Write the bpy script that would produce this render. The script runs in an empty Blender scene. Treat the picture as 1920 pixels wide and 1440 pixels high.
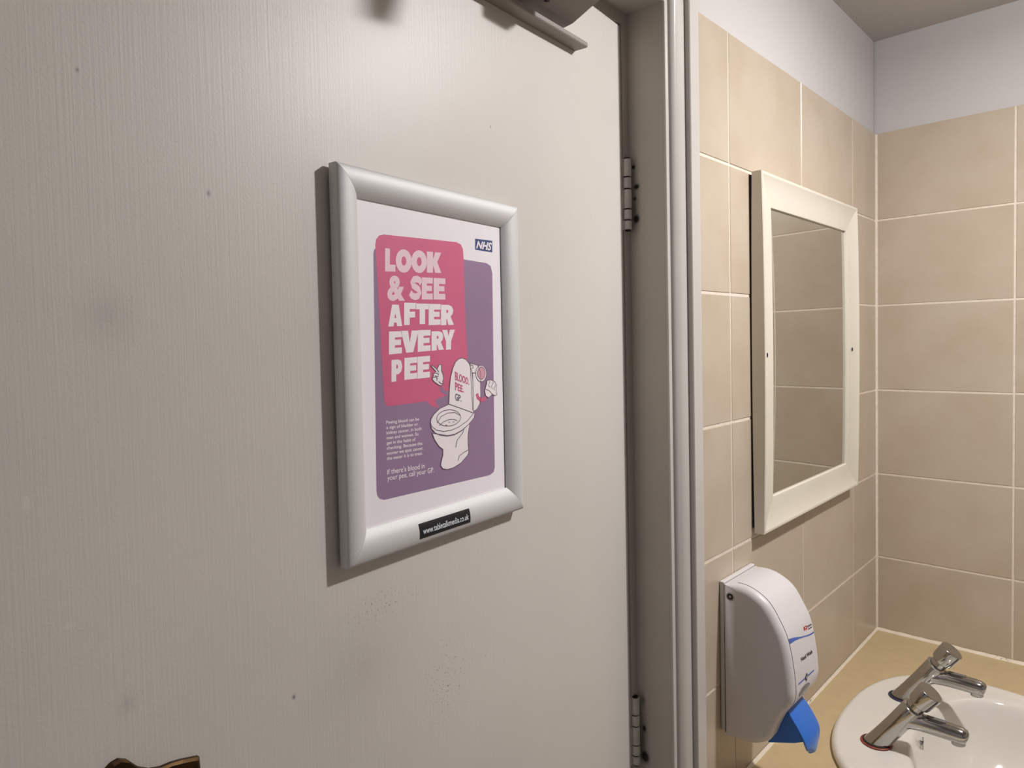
import bpy, bmesh, math, random
from mathutils import Vector, Matrix

random.seed(7)
S = bpy.context.scene
COL = S.collection
PI = math.pi

# ------------------------------------------------------------------ camera
cam_d = bpy.data.cameras.new('camera')
cam = bpy.data.objects.new('camera', cam_d)
COL.objects.link(cam)
S.camera = cam
cam_d.sensor_fit = 'HORIZONTAL'
cam_d.sensor_width = 36.0
cam_d.lens = 1293.326 * 36.0 / 1920.0
cam_d.shift_x = 10.0566 / 1920.0
cam_d.shift_y = -27.2087 / 1920.0
cam_d.clip_start = 0.02
def cam_axes(yaw, pit, rol):
    f = Vector((math.sin(yaw)*math.cos(pit), math.cos(yaw)*math.cos(pit), math.sin(pit)))
    r = Vector((math.cos(yaw), -math.sin(yaw), 0)); u = r.cross(f)
    return math.cos(rol)*r + math.sin(rol)*u, -math.sin(rol)*r + math.cos(rol)*u, f
r_, u_, f_ = cam_axes(0.8166, -0.0395, -0.0228)
M = Matrix((r_, u_, -f_)).transposed().to_4x4()
M.translation = Vector((-1.8240, -0.4893, 1.5727))
cam.matrix_world = M

# ------------------------------------------------------------------ world, light, exposure
w = bpy.data.worlds.new('world'); S.world = w; w.use_nodes = True
w.node_tree.nodes['Background'].inputs['Color'].default_value = (0.95, 0.95, 1.0, 1)
w.node_tree.nodes['Background'].inputs['Strength'].default_value = 0.05
LIGHT_POS = (-0.72, -0.665, 2.222)
LAMP_COL = (1.0, 0.968, 0.965)
ld = bpy.data.lights.new('lamp_disc', 'AREA'); ld.shape = 'DISK'; ld.size = 0.06     # the lamp's face, shining down
ld.energy = 11.9; ld.color = LAMP_COL
lo = bpy.data.objects.new('lamp_disc', ld); lo.location = LIGHT_POS; COL.objects.link(lo)
ld2 = bpy.data.lights.new('lamp_bulb', 'POINT'); ld2.shadow_soft_size = 0.028        # the bulb's glow to the sides
ld2.energy = 10.0; ld2.color = LAMP_COL
lo2 = bpy.data.objects.new('lamp_bulb', ld2); lo2.location = LIGHT_POS; COL.objects.link(lo2)
vs = S.view_settings
vs.view_transform = 'Standard'; vs.look = 'None'; vs.gamma = 1.0; vs.use_curve_mapping = False
vs.exposure = 0.0

# ------------------------------------------------------------------ material helpers
def lin(c):
    return tuple((x/255/12.92 if x/255 <= .04045 else ((x/255+.055)/1.055)**2.4) for x in c) + (1,)
MATS = {}
def mat(name, col, rough=.5, metal=0., var=0., vscale=8., bump=0., bscale=200., stretch=(1,1,1),
        coat=0., spec=.5, rand=0., vcol=None, bump2=0., bscale2=40.):
    m = bpy.data.materials.new(name); m.use_nodes = True; MATS[name] = m
    nt = m.node_tree; N = nt.nodes; L = nt.links
    b = N['Principled BSDF']
    b.inputs['Base Color'].default_value = lin(col)
    b.inputs['Roughness'].default_value = rough
    b.inputs['Metallic'].default_value = metal
    b.inputs['Specular IOR Level'].default_value = spec
    b.inputs['Coat Weight'].default_value = coat
    b.inputs['Coat Roughness'].default_value = .15
    tc = N.new('ShaderNodeTexCoord')
    vec = tc.outputs['Object']
    if rand:
        oi = N.new('ShaderNodeObjectInfo')
        ad = N.new('ShaderNodeVectorMath'); ad.operation = 'ADD'
        cm = N.new('ShaderNodeVectorMath'); cm.operation = 'SCALE'
        cm.inputs[0].default_value = (37, 17, 53); L.new(oi.outputs['Random'], cm.inputs['Scale'])
        L.new(vec, ad.inputs[0]); L.new(cm.outputs[0], ad.inputs[1]); vec = ad.outputs[0]
    if var or rand:
        nz = N.new('ShaderNodeTexNoise'); nz.inputs['Scale'].default_value = vscale; nz.inputs['Detail'].default_value = 6
        nz.inputs['Roughness'].default_value = .6
        L.new(vec, nz.inputs['Vector'])
        rp = N.new('ShaderNodeValToRGB')
        rp.color_ramp.elements[0].position = .3; rp.color_ramp.elements[1].position = .7
        c0 = vcol if vcol else tuple(max(0, x*(1-var)) for x in col)
        rp.color_ramp.elements[0].color = lin(c0); rp.color_ramp.elements[1].color = lin(col)
        L.new(nz.outputs['Fac'], rp.inputs['Fac']); out = rp.outputs['Color']
        if rand:
            hs = N.new('ShaderNodeHueSaturation')
            ma = N.new('ShaderNodeMapRange'); ma.inputs['To Min'].default_value = 1-rand; ma.inputs['To Max'].default_value = 1+rand
            L.new(oi.outputs['Random'], ma.inputs['Value']); L.new(ma.outputs[0], hs.inputs['Value'])
            L.new(out, hs.inputs['Color']); out = hs.outputs['Color']
        L.new(out, b.inputs['Base Color'])
    if bump:
        mp = N.new('ShaderNodeMapping'); mp.inputs['Scale'].default_value = stretch
        L.new(vec, mp.inputs['Vector'])
        n2 = N.new('ShaderNodeTexNoise'); n2.inputs['Scale'].default_value = bscale; n2.inputs['Detail'].default_value = 3
        L.new(mp.outputs[0], n2.inputs['Vector'])
        bp = N.new('ShaderNodeBump'); bp.inputs['Strength'].default_value = 1.0; bp.inputs['Distance'].default_value = bump
        L.new(n2.outputs['Fac'], bp.inputs['Height'])
        last = bp
        if bump2:
            n3 = N.new('ShaderNodeTexNoise'); n3.inputs['Scale'].default_value = bscale2; n3.inputs['Detail'].default_value = 2
            L.new(vec, n3.inputs['Vector'])
            b3 = N.new('ShaderNodeBump'); b3.inputs['Distance'].default_value = bump2
            L.new(n3.outputs['Fac'], b3.inputs['Height']); L.new(bp.outputs[0], b3.inputs['Normal']); last = b3
        L.new(last.outputs[0], b.inputs['Normal'])
    return m
def add_spots(m, spots, col, noise=0., nscale=300.):
    """marks of wear: soft blobs at object-space points; spots = (x, y, z, radius_x, radius_z, strength)"""
    nt = m.node_tree; N = nt.nodes; L = nt.links; b = N['Principled BSDF']
    tc = N.new('ShaderNodeTexCoord')
    if b.inputs['Base Color'].links: cur = b.inputs['Base Color'].links[0].from_socket
    else:
        rgb = N.new('ShaderNodeRGB'); rgb.outputs[0].default_value = b.inputs['Base Color'].default_value; cur = rgb.outputs[0]
    total = None
    for (x, y, z, rx, rz, s) in spots:
        mp = N.new('ShaderNodeMapping'); mp.vector_type = 'POINT'
        sx, sz = 1/rx, 1/rz
        mp.inputs['Scale'].default_value = (sx, sx, sz); mp.inputs['Location'].default_value = (-x*sx, -y*sx, -z*sz)
        L.new(tc.outputs['Object'], mp.inputs['Vector'])
        g = N.new('ShaderNodeTexGradient'); g.gradient_type = 'QUADRATIC_SPHERE'
        L.new(mp.outputs[0], g.inputs['Vector'])
        mu = N.new('ShaderNodeMath'); mu.operation = 'MULTIPLY'; mu.inputs[1].default_value = s
        L.new(g.outputs['Fac'], mu.inputs[0])
        if total is None: total = mu.outputs[0]
        else:
            ad = N.new('ShaderNodeMath'); ad.operation = 'ADD'; ad.use_clamp = True
            L.new(total, ad.inputs[0]); L.new(mu.outputs[0], ad.inputs[1]); total = ad.outputs[0]
    if noise:
        nz = N.new('ShaderNodeTexNoise'); nz.inputs['Scale'].default_value = nscale; nz.inputs['Detail'].default_value = 2
        L.new(tc.outputs['Object'], nz.inputs['Vector'])
        mr = N.new('ShaderNodeMapRange'); mr.inputs['From Min'].default_value = noise; mr.inputs['From Max'].default_value = noise+.06
        L.new(nz.outputs['Fac'], mr.inputs['Value'])
        mm = N.new('ShaderNodeMath'); mm.operation = 'MULTIPLY'
        L.new(total, mm.inputs[0]); L.new(mr.outputs[0], mm.inputs[1]); total = mm.outputs[0]
    mx = N.new('ShaderNodeMixRGB'); mx.inputs['Color2'].default_value = lin(col)
    L.new(total, mx.inputs['Fac']); L.new(cur, mx.inputs['Color1']); L.new(mx.outputs[0], b.inputs['Base Color'])

# ------------------------------------------------------------------ materials
m_door = mat('door_paint', (215,210,203), .43, var=.03, vscale=5, bump=.00013, bscale=44, stretch=(12,12,.16), bump2=.00008, bscale2=460)
m_trim = mat('trim_paint', (199,195,189), .3, var=.03, vscale=7, bump=.00012, bscale=60, stretch=(3,3,.2))
m_lining = mat('lining_paint', (190,184,174), .42, var=.05, vscale=7, bump=.00015, bscale=120)
m_wall = mat('white_wall_paint', (200,197,196), .75, var=.02, vscale=3, bump=.0003, bscale=160)
m_ceil = mat('ceiling_paint', (205,200,196), .8, var=.03, vscale=3, bump=.0003, bscale=120)
m_floor = mat('floor_vinyl', (150,144,138), .5, var=.2, vscale=30)
m_tile = mat('beige_tile_glaze', (195,182,164), .32, var=.07, vscale=9, rand=.015, vcol=(184,169,148), bump=.0002, bscale=25)
m_grout = mat('cream_grout', (234,222,206), .8, var=.08, vscale=60, bump=.0003, bscale=500)
m_seal = mat('sealant', (236,224,204), .45, var=.06, vscale=40)
m_alu = mat('satin_aluminium', (214,214,214), .62, metal=.3, bump=.00002, bscale=900)
m_alu_edge = mat('frame_back_grey', (120,118,116), .5, metal=.3)
m_dark = mat('dark_gap', (28,25,24), .8)
m_paper = mat('poster_paper', (250,245,250), .45, coat=.25, var=.01, vscale=20)
m_purple = mat('print_purple_hazed', (156,128,162), .42, coat=.25, var=.04, vscale=12)  # purple ink, lightened to include the haze of the clear sheet's reflection
m_red = mat('print_red_hazed', (222,104,144), .42, coat=.25, var=.04, vscale=12)  # red ink, its colour washed out to stand for reflection off the clear sheet
m_white = mat('print_white', (250,242,246), .45, coat=.25)
m_pinkw = mat('print_pale_pink', (246,216,226), .45, coat=.25)
m_line = mat('print_line', (120,102,118), .45, coat=.2)
m_deep = mat('print_deep_purple', (92,76,100), .45, coat=.2)
m_ringpink = mat('print_pink', (222,165,182), .45, coat=.2)
m_blue = mat('print_blue', (38,62,122), .45, coat=.2)
m_navy = mat('sticker_navy', (20,24,34), .22)
m_stxt = mat('sticker_text', (225,232,238), .4)
m_mframe = mat('cream_frame', (221,215,200), .42, var=.02, vscale=10)
m_mside = mat('frame_side', (196,186,170), .5, var=.04, vscale=10)
m_mirror = mat('mirror_silver', (206,206,200), .015, metal=1.0)
m_counter = mat('counter_laminate', (198,177,137), .42, var=.05, vscale=40, bump=.00006, bscale=500)
m_ceramic = mat('white_ceramic', (220,215,206), .1, var=.01, vscale=6, coat=.3)
m_chrome = mat('chrome', (182,181,179), .09, metal=1.0, bump=.00001, bscale=300)
m_plastic = mat('white_plastic', (214,210,211), .36, var=.015, vscale=20)
m_plastic_g = mat('grey_plastic', (178,174,172), .45, var=.02, vscale=20)
m_lever = mat('blue_plastic', (50,112,204), .22, var=.02, vscale=20)
m_window = mat('smoked_window', (128,120,118), .2, var=.2, vscale=90)
m_black = mat('print_black', (38,36,38), .5)
m_logo = mat('print_logo_red', (196,40,52), .5)
m_swoosh = mat('print_swoosh', (66,96,176), .45)
m_brass = mat('aged_brass', (86,64,38), .42, metal=.9, var=.35, vscale=60)
m_closer = mat('shaded_closer_paint', (150,142,136), .45, var=.05, vscale=20, bump=.0001, bscale=200)  # same grey paint as the door, with the closer's shade mixed into the colour
m_pinion = mat('pinion_rust', (62,44,36), .6, var=.4, vscale=200)
m_redring = mat('red_gasket', (150,62,44), .5, var=.3, vscale=120)
m_bluering = mat('blue_gasket', (60,58,84), .5, var=.3, vscale=120)
m_hinge = mat('painted_hinge', (205,201,193), .45, var=.1, vscale=90)

# local door coordinates: x along the door from the hinge edge, z up from the floor
add_spots(m_door, [(-.689,0,1.595,.034,.034,.2), (-.495,0,1.30,.12,.10,.18), (-.688,0,1.35,.012,.014,.2)], (120,114,110))
add_spots(m_door, [(-.389,0,1.242,.06,.075,1.3), (-.47,0,1.345,.09,.03,.8), (-.33,0,1.26,.02,.05,.6)], (92,86,84), .62, 420)
add_spots(m_door, [(-.08,0,1.42,.022,.05,.7), (-.52,0,1.30,.07,.06,.6), (-.52,0,1.40,.05,.05,.5)], (216,212,200), .58, 260)
add_spots(m_door, [(-.737,0,1.488,.004,.009,.8), (-.719,0,1.411,.006,.004,.9), (-.054,0,1.979,.003,.006,.9), (-.129,0,1.904,.003,.005,.9), (-.567,0,1.299,.004,.005,.7)], (226,222,214))
add_spots(m_door, [(-.566,0,1.302,.003,.004,1.), (-.62,0,1.68,.003,.004,.7), (-.30,0,1.80,.002,.003,.8), (-.70,0,1.74,.002,.003,.7)], (70,64,60))
add_spots(m_seal, [(-.46,-.003,.852,.055,.02,1.5), (-.62,-.003,.852,.03,.02,1.), (-.003,-.25,.852,.04,.02,1.)], (96,74,54), .6, 260)

# ------------------------------------------------------------------ mesh helpers
class MB:
    def __init__(s): s.v = []; s.f = []
    def add(s, verts, faces):
        o = len(s.v); s.v += [tuple(p) for p in verts]; s.f += [tuple(i+o for i in f) for f in faces]; return s
    def box(s, x0, x1, y0, y1, z0, z1):
        return s.add([(x0,y0,z0),(x1,y0,z0),(x1,y1,z0),(x0,y1,z0),(x0,y0,z1),(x1,y0,z1),(x1,y1,z1),(x0,y1,z1)],
                     [(3,2,1,0),(4,5,6,7),(0,1,5,4),(1,2,6,5),(2,3,7,6),(3,0,4,7)])
    def rings(s, rings, close=True, cap0=True, cap1=True):
        n = len(rings[0]); o = len(s.v); fs = []
        for k in range(len(rings)-1):
            for i in range(n if close else n-1):
                j = (i+1) % n
                fs.append((k*n+i, k*n+j, (k+1)*n+j, (k+1)*n+i))
        if cap0: fs.append(tuple(reversed(range(n))))
        if cap1: fs.append(tuple((len(rings)-1)*n+i for i in range(n)))
        return s.add([p for r in rings for p in r], fs)
def obj(name, mb, m, parent=None, bevel=0., seg=2, smooth=None, loc=None, rot=None):
    me = bpy.data.meshes.new(name); me.from_pydata(mb.v, [], mb.f)
    bm = bmesh.new(); bm.from_mesh(me)
    bmesh.ops.recalc_face_normals(bm, faces=bm.faces)
    if bevel:
        es = [e for e in bm.edges if len(e.link_faces) == 2 and e.calc_face_angle(0) > .5]
        bmesh.ops.bevel(bm, geom=es, offset=bevel, segments=seg, affect='EDGES', profile=.5, clamp_overlap=True)
    bm.to_mesh(me); bm.free()
    if smooth is not None:
        for p in me.polygons: p.use_smooth = True
        me.set_sharp_from_angle(angle=math.radians(smooth))
    if m: me.materials.append(m)
    o = bpy.data.objects.new(name, me); COL.objects.link(o)
    if parent: o.parent = parent
    if loc: o.location = loc
    if rot: o.rotation_euler = rot
    return o
def thing(name, label, cat, loc=(0,0,0), rz=0., group=None):
    o = bpy.data.objects.new(name, None); COL.objects.link(o); o.empty_display_size = .05
    o.location = loc; o.rotation_euler = (0,0,rz); o['label'] = label; o['category'] = cat
    if group: o['group'] = group
    return o
def structure(o): o['kind'] = 'structure'; return o
def box(name, a, m, parent=None, bevel=0., **k): return obj(name, MB().box(*a), m, parent, bevel, **k)
def basis(d):
    d = Vector(d).normalized(); a = Vector((0,0,1)) if abs(d.z) < .9 else Vector((1,0,0))
    u = d.cross(a).normalized(); return d, u, u.cross(d).normalized()
def lathe(mb, base, axis, prof, n=28):
    d, u, v = basis(axis); base = Vector(base)
    rs = [[base + d*h + (u*math.cos(2*PI*i/n)+v*math.sin(2*PI*i/n))*max(r,1e-5) for i in range(n)] for r, h in prof]
    return mb.rings(rs)
def tube(mb, pts, radii, n=18, sq=(1,1), up=None):
    pts = [Vector(p) for p in pts]; rs = []
    for i, p in enumerate(pts):
        t = (pts[min(i+1,len(pts)-1)] - pts[max(i-1,0)])
        d = t.normalized(); a = Vector(up) if up else Vector((1,0,0))
        u = (a - d*a.dot(d)).normalized(); v = d.cross(u)
        r = radii[i] if isinstance(radii, (list,tuple)) else radii
        rs.append([p + u*math.cos(2*PI*k/n)*r*sq[0] + v*math.sin(2*PI*k/n)*r*sq[1] for k in range(n)])
    return mb.rings(rs)
def fill(loops):
    """fill 2-D loops (holes by even-odd); returns verts2, faces"""
    c = bpy.data.curves.new('tmp', 'CURVE'); c.dimensions = '2D'; c.fill_mode = 'BOTH'
    for lp in loops:
        sp = c.splines.new('POLY'); sp.points.add(len(lp)-1); sp.use_cyclic_u = True
        for i, q in enumerate(lp): sp.points[i].co = (q[0], q[1], 0, 1)
    return _curve_geo(c)
def _curve_geo(c):
    o = bpy.data.objects.new('tmp', c); COL.objects.link(o)
    bpy.context.view_layer.update()
    dg = bpy.context.evaluated_depsgraph_get(); e = o.evaluated_get(dg); me = e.to_mesh()
    v = [(p.co.x, p.co.y) for p in me.vertices]; f = [tuple(p.vertices) for p in me.polygons]
    e.to_mesh_clear(); bpy.data.objects.remove(o); bpy.data.curves.remove(c)
    return v, f
def text_geo(s, bold=0., shear=0.):
    c = bpy.data.curves.new('tmp', 'FONT'); c.body = s; c.size = 1; c.offset = bold; c.shear = shear
    c.resolution_u = 3
    return _curve_geo(c)
def unit_text(s, bold=0., shear=0., y0=0., y1=.72):
    """text normalised so x spans 0..1 and y0..y1 (baseline..cap height) spans 0..1"""
    v, f = text_geo(s, bold, shear)
    xs = [p[0] for p in v]; a, b = min(xs), max(xs)
    return [((x-a)/(b-a), (y-y0)/(y1-y0)) for x, y in v], f
def quad_map(q):
    """q = TL, TR, BR, BL"""
    tl, tr, br, bl = [Vector(p) for p in q]
    return lambda u, v: (bl*(1-u)+br*u)*(1-v) + (tl*(1-u)+tr*u)*v
def ribbon(pts, w):
    P = [Vector(p) for p in pts]; L = []; R = []
    for i, p in enumerate(P):
        a = P[max(i-1,0)]; b = P[min(i+1,len(P)-1)]; t = (b-a).normalized(); n = Vector((-t.y, t.x))
        L.append(p+n*w/2); R.append(p-n*w/2)
    n = len(P)
    return [tuple(p) for p in L+R], [(i, i+1, n+i+1, n+i) for i in range(n-1)]
def superell(cx, cy, a, b, e, n=96):
    out = []
    for i in range(n):
        t = 2*PI*i/n; c, s = math.cos(t), math.sin(t)
        out.append((cx+a*math.copysign(abs(c)**(2/e), c), cy+b*math.copysign(abs(s)**(2/e), s)))
    return out

# ------------------------------------------------------------------ the room
CEIL = 2.267
ROWS = [2.0480, 1.8433, 1.6403, 1.4373, 1.2343, 1.0313, .8283]
XL, YB = -2.45, -2.15           # far left and rear walls of the washroom
OPX0, OPX1, OPZ = -1.800, -.963, 2.0452   # rough opening of the doorway
wall_l = structure(obj('wall_left', MB().box(OPX1, 0, .005, .16, 0, CEIL).box(OPX0, OPX1, .005, .16, OPZ, CEIL)
                       .box(XL-.1, OPX0, .005, .16, 0, CEIL), m_wall))
wall_r = structure(box('wall_right', (.005, .14, YB, .16, 0, CEIL), m_wall))
structure(box('wall_back', (XL-.1, .14, YB-.1, YB, 0, CEIL), m_wall))
structure(box('wall_front', (XL-.1, XL, YB, .005, 0, CEIL), m_wall))
structure(box('floor', (XL-.1, .14, YB-.1, .16, -.1, 0), m_floor))
structure(box('ceiling', (XL-.1, .14, YB-.1, .16, CEIL, CEIL+.1), m_ceil))

J = .0020                       # half a joint
tile_cache = {}
def tile_mesh(wd, ht):
    k = (round(wd,4), round(ht,4))
    if k not in tile_cache:
        c, d = .0009, .0009
        me = bpy.data.meshes.new('tile')
        x, z = wd/2, ht/2
        v = [(-x,.0048,-z),(x,.0048,-z),(x,.0048,z),(-x,.0048,z), (-x,d,-z),(x,d,-z),(x,d,z),(-x,d,z),
             (-x+c,0,-z+c),(x-c,0,-z+c),(x-c,0,z-c),(-x+c,0,z-c)]
        f = [(3,2,1,0)]+[(i,(i+1)%4,4+(i+1)%4,4+i) for i in range(4)]+[(4+i,4+(i+1)%4,8+(i+1)%4,8+i) for i in range(4)]+[(8,9,10,11)]
        me.from_pydata(v, [], [tuple(q) for q in f]); me.materials.append(m_tile)
        bm = bmesh.new(); bm.from_mesh(me); bmesh.ops.recalc_face_normals(bm, faces=bm.faces); bm.to_mesh(me); bm.free()
        tile_cache[k] = me
    return tile_cache[k]
def place_tile(parent, p, rz, wd, ht):
    o = bpy.data.objects.new('tile', tile_mesh(wd, ht)); COL.objects.link(o)
    o.location = p; o.rotation_euler = (random.uniform(-.0012,.0012), random.uniform(-.0012,.0012), rz); o.parent = parent
colx = [-.0032, -.1732, -.4775, -.7818, -.9195]
for i in range(len(colx)-1):
    x1, x0 = colx[i]-(J if i else 0), colx[i+1]+(J if i < len(colx)-2 else 0)
    for k in range(6):
        z1, z0 = ROWS[k]-(J if k else 0), ROWS[k+1]+J
        if k == 5: z0 = .8545
        place_tile(wall_l, ((x0+x1)/2, 0, (z0+z1)/2), 0, x1-x0, z1-z0)
coly = [-.0036, -.2708, -.5751, -.8794, -1.1837, -1.488]
for i in range(len(coly)-1):
    y1, y0 = coly[i]-(J if i else 0), coly[i+1]+J
    for k in range(6):
        z1, z0 = ROWS[k]-(J if k else 0), ROWS[k+1]+J
        if k == 5: z0 = .8545
        place_tile(wall_r, (0, (y0+y1)/2, (z0+z1)/2), -PI/2, y1-y0, z1-z0)
obj('grout', MB().box(-.9195, .004, .0011, .0055, .80, 2.0470), m_grout, wall_l)
obj('grout', MB().box(.0011, .0055, -1.49, .001, .80, 2.0470), m_grout, wall_r)
obj('corner_grout', MB().add([(.0011,.0011,.85),(-.0042,.0011,.85),(.0011,-.0046,.85),(.0011,.0011,2.046),(-.0042,.0011,2.046),(.0011,-.0046,2.046)],
    [(0,2,1),(3,4,5),(0,1,4,3),(1,2,5,4),(2,0,3,5)]), m_grout, wall_r)

# door lining (jambs and head) and architrave
LX0, LX1, LZ = -1.786, -.981, 2.0272
FY = .0555                      # face of the frame beside the door
lining_m = m_lining
lin_o = structure(obj('trim_1', MB().box(LX1, LX1+.018, 0, .16, 0, LZ+.018).box(LX0-.014, LX0, 0, .16, 0, LZ+.018)
    .box(LX0, LX1, 0, .16, LZ, LZ+.018), m_lining))
obj('door_stop', MB().box(-.9960, LX1+.002, .0553, .15, 0, LZ-.0162).box(LX0, LX0+.012, FY+.045, .15, 0, LZ-.0162)
    .box(LX0, LX1+.002, .0553, .15, LZ-.0162, LZ+.002), m_lining, lin_o)
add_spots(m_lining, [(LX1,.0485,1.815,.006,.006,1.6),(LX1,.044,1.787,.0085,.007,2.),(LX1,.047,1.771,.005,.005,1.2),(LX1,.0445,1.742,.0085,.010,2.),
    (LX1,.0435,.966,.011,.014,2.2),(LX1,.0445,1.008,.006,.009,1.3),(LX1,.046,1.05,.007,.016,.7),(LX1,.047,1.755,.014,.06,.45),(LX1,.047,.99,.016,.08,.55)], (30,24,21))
AP = [(.0002,.0), (.0002,-.0030), (.0007,-.0036), (.0078,-.0036), (.0085,-.0030)]
for k in range(9):
    t = k/8*PI/2; AP.append((.0088+.0225*(1-math.cos(t)), -.0034-.0116*math.sin(t)))
AP += [(.0335,-.0150), (.0336,-.0215), (.0346,-.0228), (.0585,-.0228), (.0600,-.0215), (.0600,.0)]
def arch_ring(x, side, z):   # point list of the profile at a mitre
    return [(x+side*a, b, z+a) for a, b in AP]
am = MB()
r0 = [(LX1+a, b, 0) for a, b in AP]; r1 = arch_ring(LX1, 1, LZ-.0005); r2 = arch_ring(LX0, -1, LZ-.0005); r3 = [(LX0-a, b, 0) for a, b in AP]
am.rings([r0, r1, r2, r3])
arch = structure(obj('trim_2', am, m_trim, smooth=35))

# ------------------------------------------------------------------ the door, ajar
TH = math.radians(6.4073)
PD = Vector((math.cos(TH), math.sin(TH), 0)); PN = Vector((math.sin(TH), -math.cos(TH), 0))
PA = Vector((-1.5114, -.0131, 1.7191))
ORG = PA - PN*.012              # poster datum dropped on the door face
hinge_o = ORG + PD*.5195; hinge_o.z = 0
DW, DZ1 = .775, 2.0085
door = thing('door_1', 'grey painted washroom door standing slightly ajar', 'door', hinge_o, TH)
del door['category']; door['kind'] = 'structure'
obj('door_panel', MB().box(-DW, 0, 0, .040, .012, DZ1), m_door, door, bevel=.0016, seg=2)
def hinge(z0):
    h = obj('hinge', MB().box(-.0005, .0025, -.0005, .03, z0, z0+.1), m_hinge, door)
    L5 = [0, .026, .0425, .0705, .086, .1]
    gaps = []
    for k in range(5):
        a, b = z0+.1-L5[k+1]+.0009, z0+.1-L5[k]-.0009
        mb = MB(); lathe(mb, (.0048,-.0045,a), (0,0,1), [(.0054,0),(.0062,.0006),(.0062,b-a-.0006),(.0054,b-a)], 16)
        if k % 2 == 0: mb.box(-.003, .0048, -.0016, .002, a, b)
        obj('knuckle', mb, m_hinge, h, smooth=40)
    mb = MB(); lathe(mb, (.0048,-.0045,z0-.001), (0,0,1), [(.0042,0),(.0042,.102)], 12)
    obj('pin', mb, m_dark, h, smooth=40)
hinge(1.7260); hinge(.9565); hinge(.16)

# brass plate of the pull handle on the closing side
ho = MB()
out = [(-.7075,1.3125),(-.704,1.3165),(-.7000,1.3190),(-.6955,1.3195),(-.6905,1.3165),(-.684,1.3085),(-.677,1.3035),(-.670,1.3012),(-.663,1.3006),(-.656,1.2990),(-.650,1.2972),(-.6445,1.2955),(-.6440,1.285),(-.6440,1.10)]
out += [(-.652,1.088),(-.676,1.082),(-.700,1.088),(-.712,1.10),(-.716,1.20),(-.7135,1.295)]
ho.rings([[(x,-.0, z) for x, z in out], [(x,-.0028, z) for x, z in out], [(-.678+(x+.678)*.95,-.0040, 1.2+(z-1.2)*.985) for x, z in out]])
handle = obj('door_handle', ho, m_brass, door)
gm = MB(); tube(gm, [(-.678,-.003,1.255),(-.678,-.03,1.25),(-.678,-.042,1.235),(-.678,-.044,1.18),(-.678,-.042,1.125),(-.678,-.03,1.11),(-.678,-.003,1.105)], [.008,.008,.0085,.009,.0085,.008,.008])
obj('grip', gm, m_brass, handle, smooth=50)

# ------------------------------------------------------------------ door closer
cl = thing('door_closer', 'grey painted overhead door closer at the top of the door', 'door closer', hinge_o, TH)
pm = MB()
def pl(x, z): return z + (x+.122)*.030
X0, X1 = -.40, -.124
prof = [(0,.0),( -.0175,.0),(-.0185,.0012),(-.0185,.0055),(-.0165,.0072),(0,.0078)]
pm.rings([[(X0, y, pl(X0,1.9343)+z) for y, z in prof], [(X1, y, pl(X1,1.9343)+z) for y, z in prof]])
obj('mounting_plate', pm, m_closer, cl)
bm_ = MB()
bp = [(-.002,.0),(-.016,.002),(-.062,.0225),(-.076,.032),(-.076,.074),(-.070,.079),(-.002,.079)]
b0, b1 = -.262, -.1535
bm_.rings([[(b0, y, pl(b0,1.9515)+z) for y, z in bp], [(b1-.003, y, pl(b1,1.9515)+z) for y, z in bp],[(b1, y*.97-.001, pl(b1,1.9515)+z*.97+.001) for y, z in bp]])
obj('body', bm_, m_closer, cl, bevel=.0015, seg=2)
obj('added_shadow_block', MB().box(-.241, -.203, -.104, -.0755, 1.9525, 2.028), m_closer, cl, bevel=.003)  # out-of-view block added to throw the shadow below the mounting plate
mb = MB(); lathe(mb, (-.2270,-.0235,pl(-.23,1.9515)+.0060), (0,.42,-.9), [(.0072,-.006),(.0072,.0022),(.0062,.003),(.004,.003),(.0038,.0005)], 20)
obj('pinion', mb, m_pinion, cl, smooth=40)
ar = MB()
def flat_bar(mb, a, b, wd, t):
    a, b = Vector(a), Vector(b); d = (b-a).normalized(); n = Vector((-d.y, d.x, 0)).normalized()*wd/2; u = Vector((0,0,t/2))
    return mb.add([a-n-u, a+n-u, b+n-u, b-n-u, a-n+u, a+n+u, b+n+u, b-n+u], [(3,2,1,0),(4,5,6,7),(0,1,5,4),(1,2,6,5),(2,3,7,6),(3,0,4,7)])
flat_bar(ar, (-.2270,-.042,2.036), (-.252,-.235,2.036), .024, .007)
lathe(ar, (-.2270,-.042,2.024), (0,0,1), [(.011,0),(.011,.018)], 16)
lathe(ar, (-.252,-.235,1.984), (0,0,1), [(.010,0),(.015,.006),(.018,.050),(.012,.066)], 18)
arm = obj('arm', ar, m_closer, cl, bevel=.001)
ar = MB(); flat_bar(ar, (-.252,-.235,1.972), (-.330,-.062,2.075), .020, .006); lathe(ar, (-.330,-.062,2.062), (0,0,1), [(.009,0),(.009,.03)], 16); ar.box(-.355,-.305,-.076,-.028,2.066,2.088)
obj('link', ar, m_closer, cl, bevel=.001)

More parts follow.
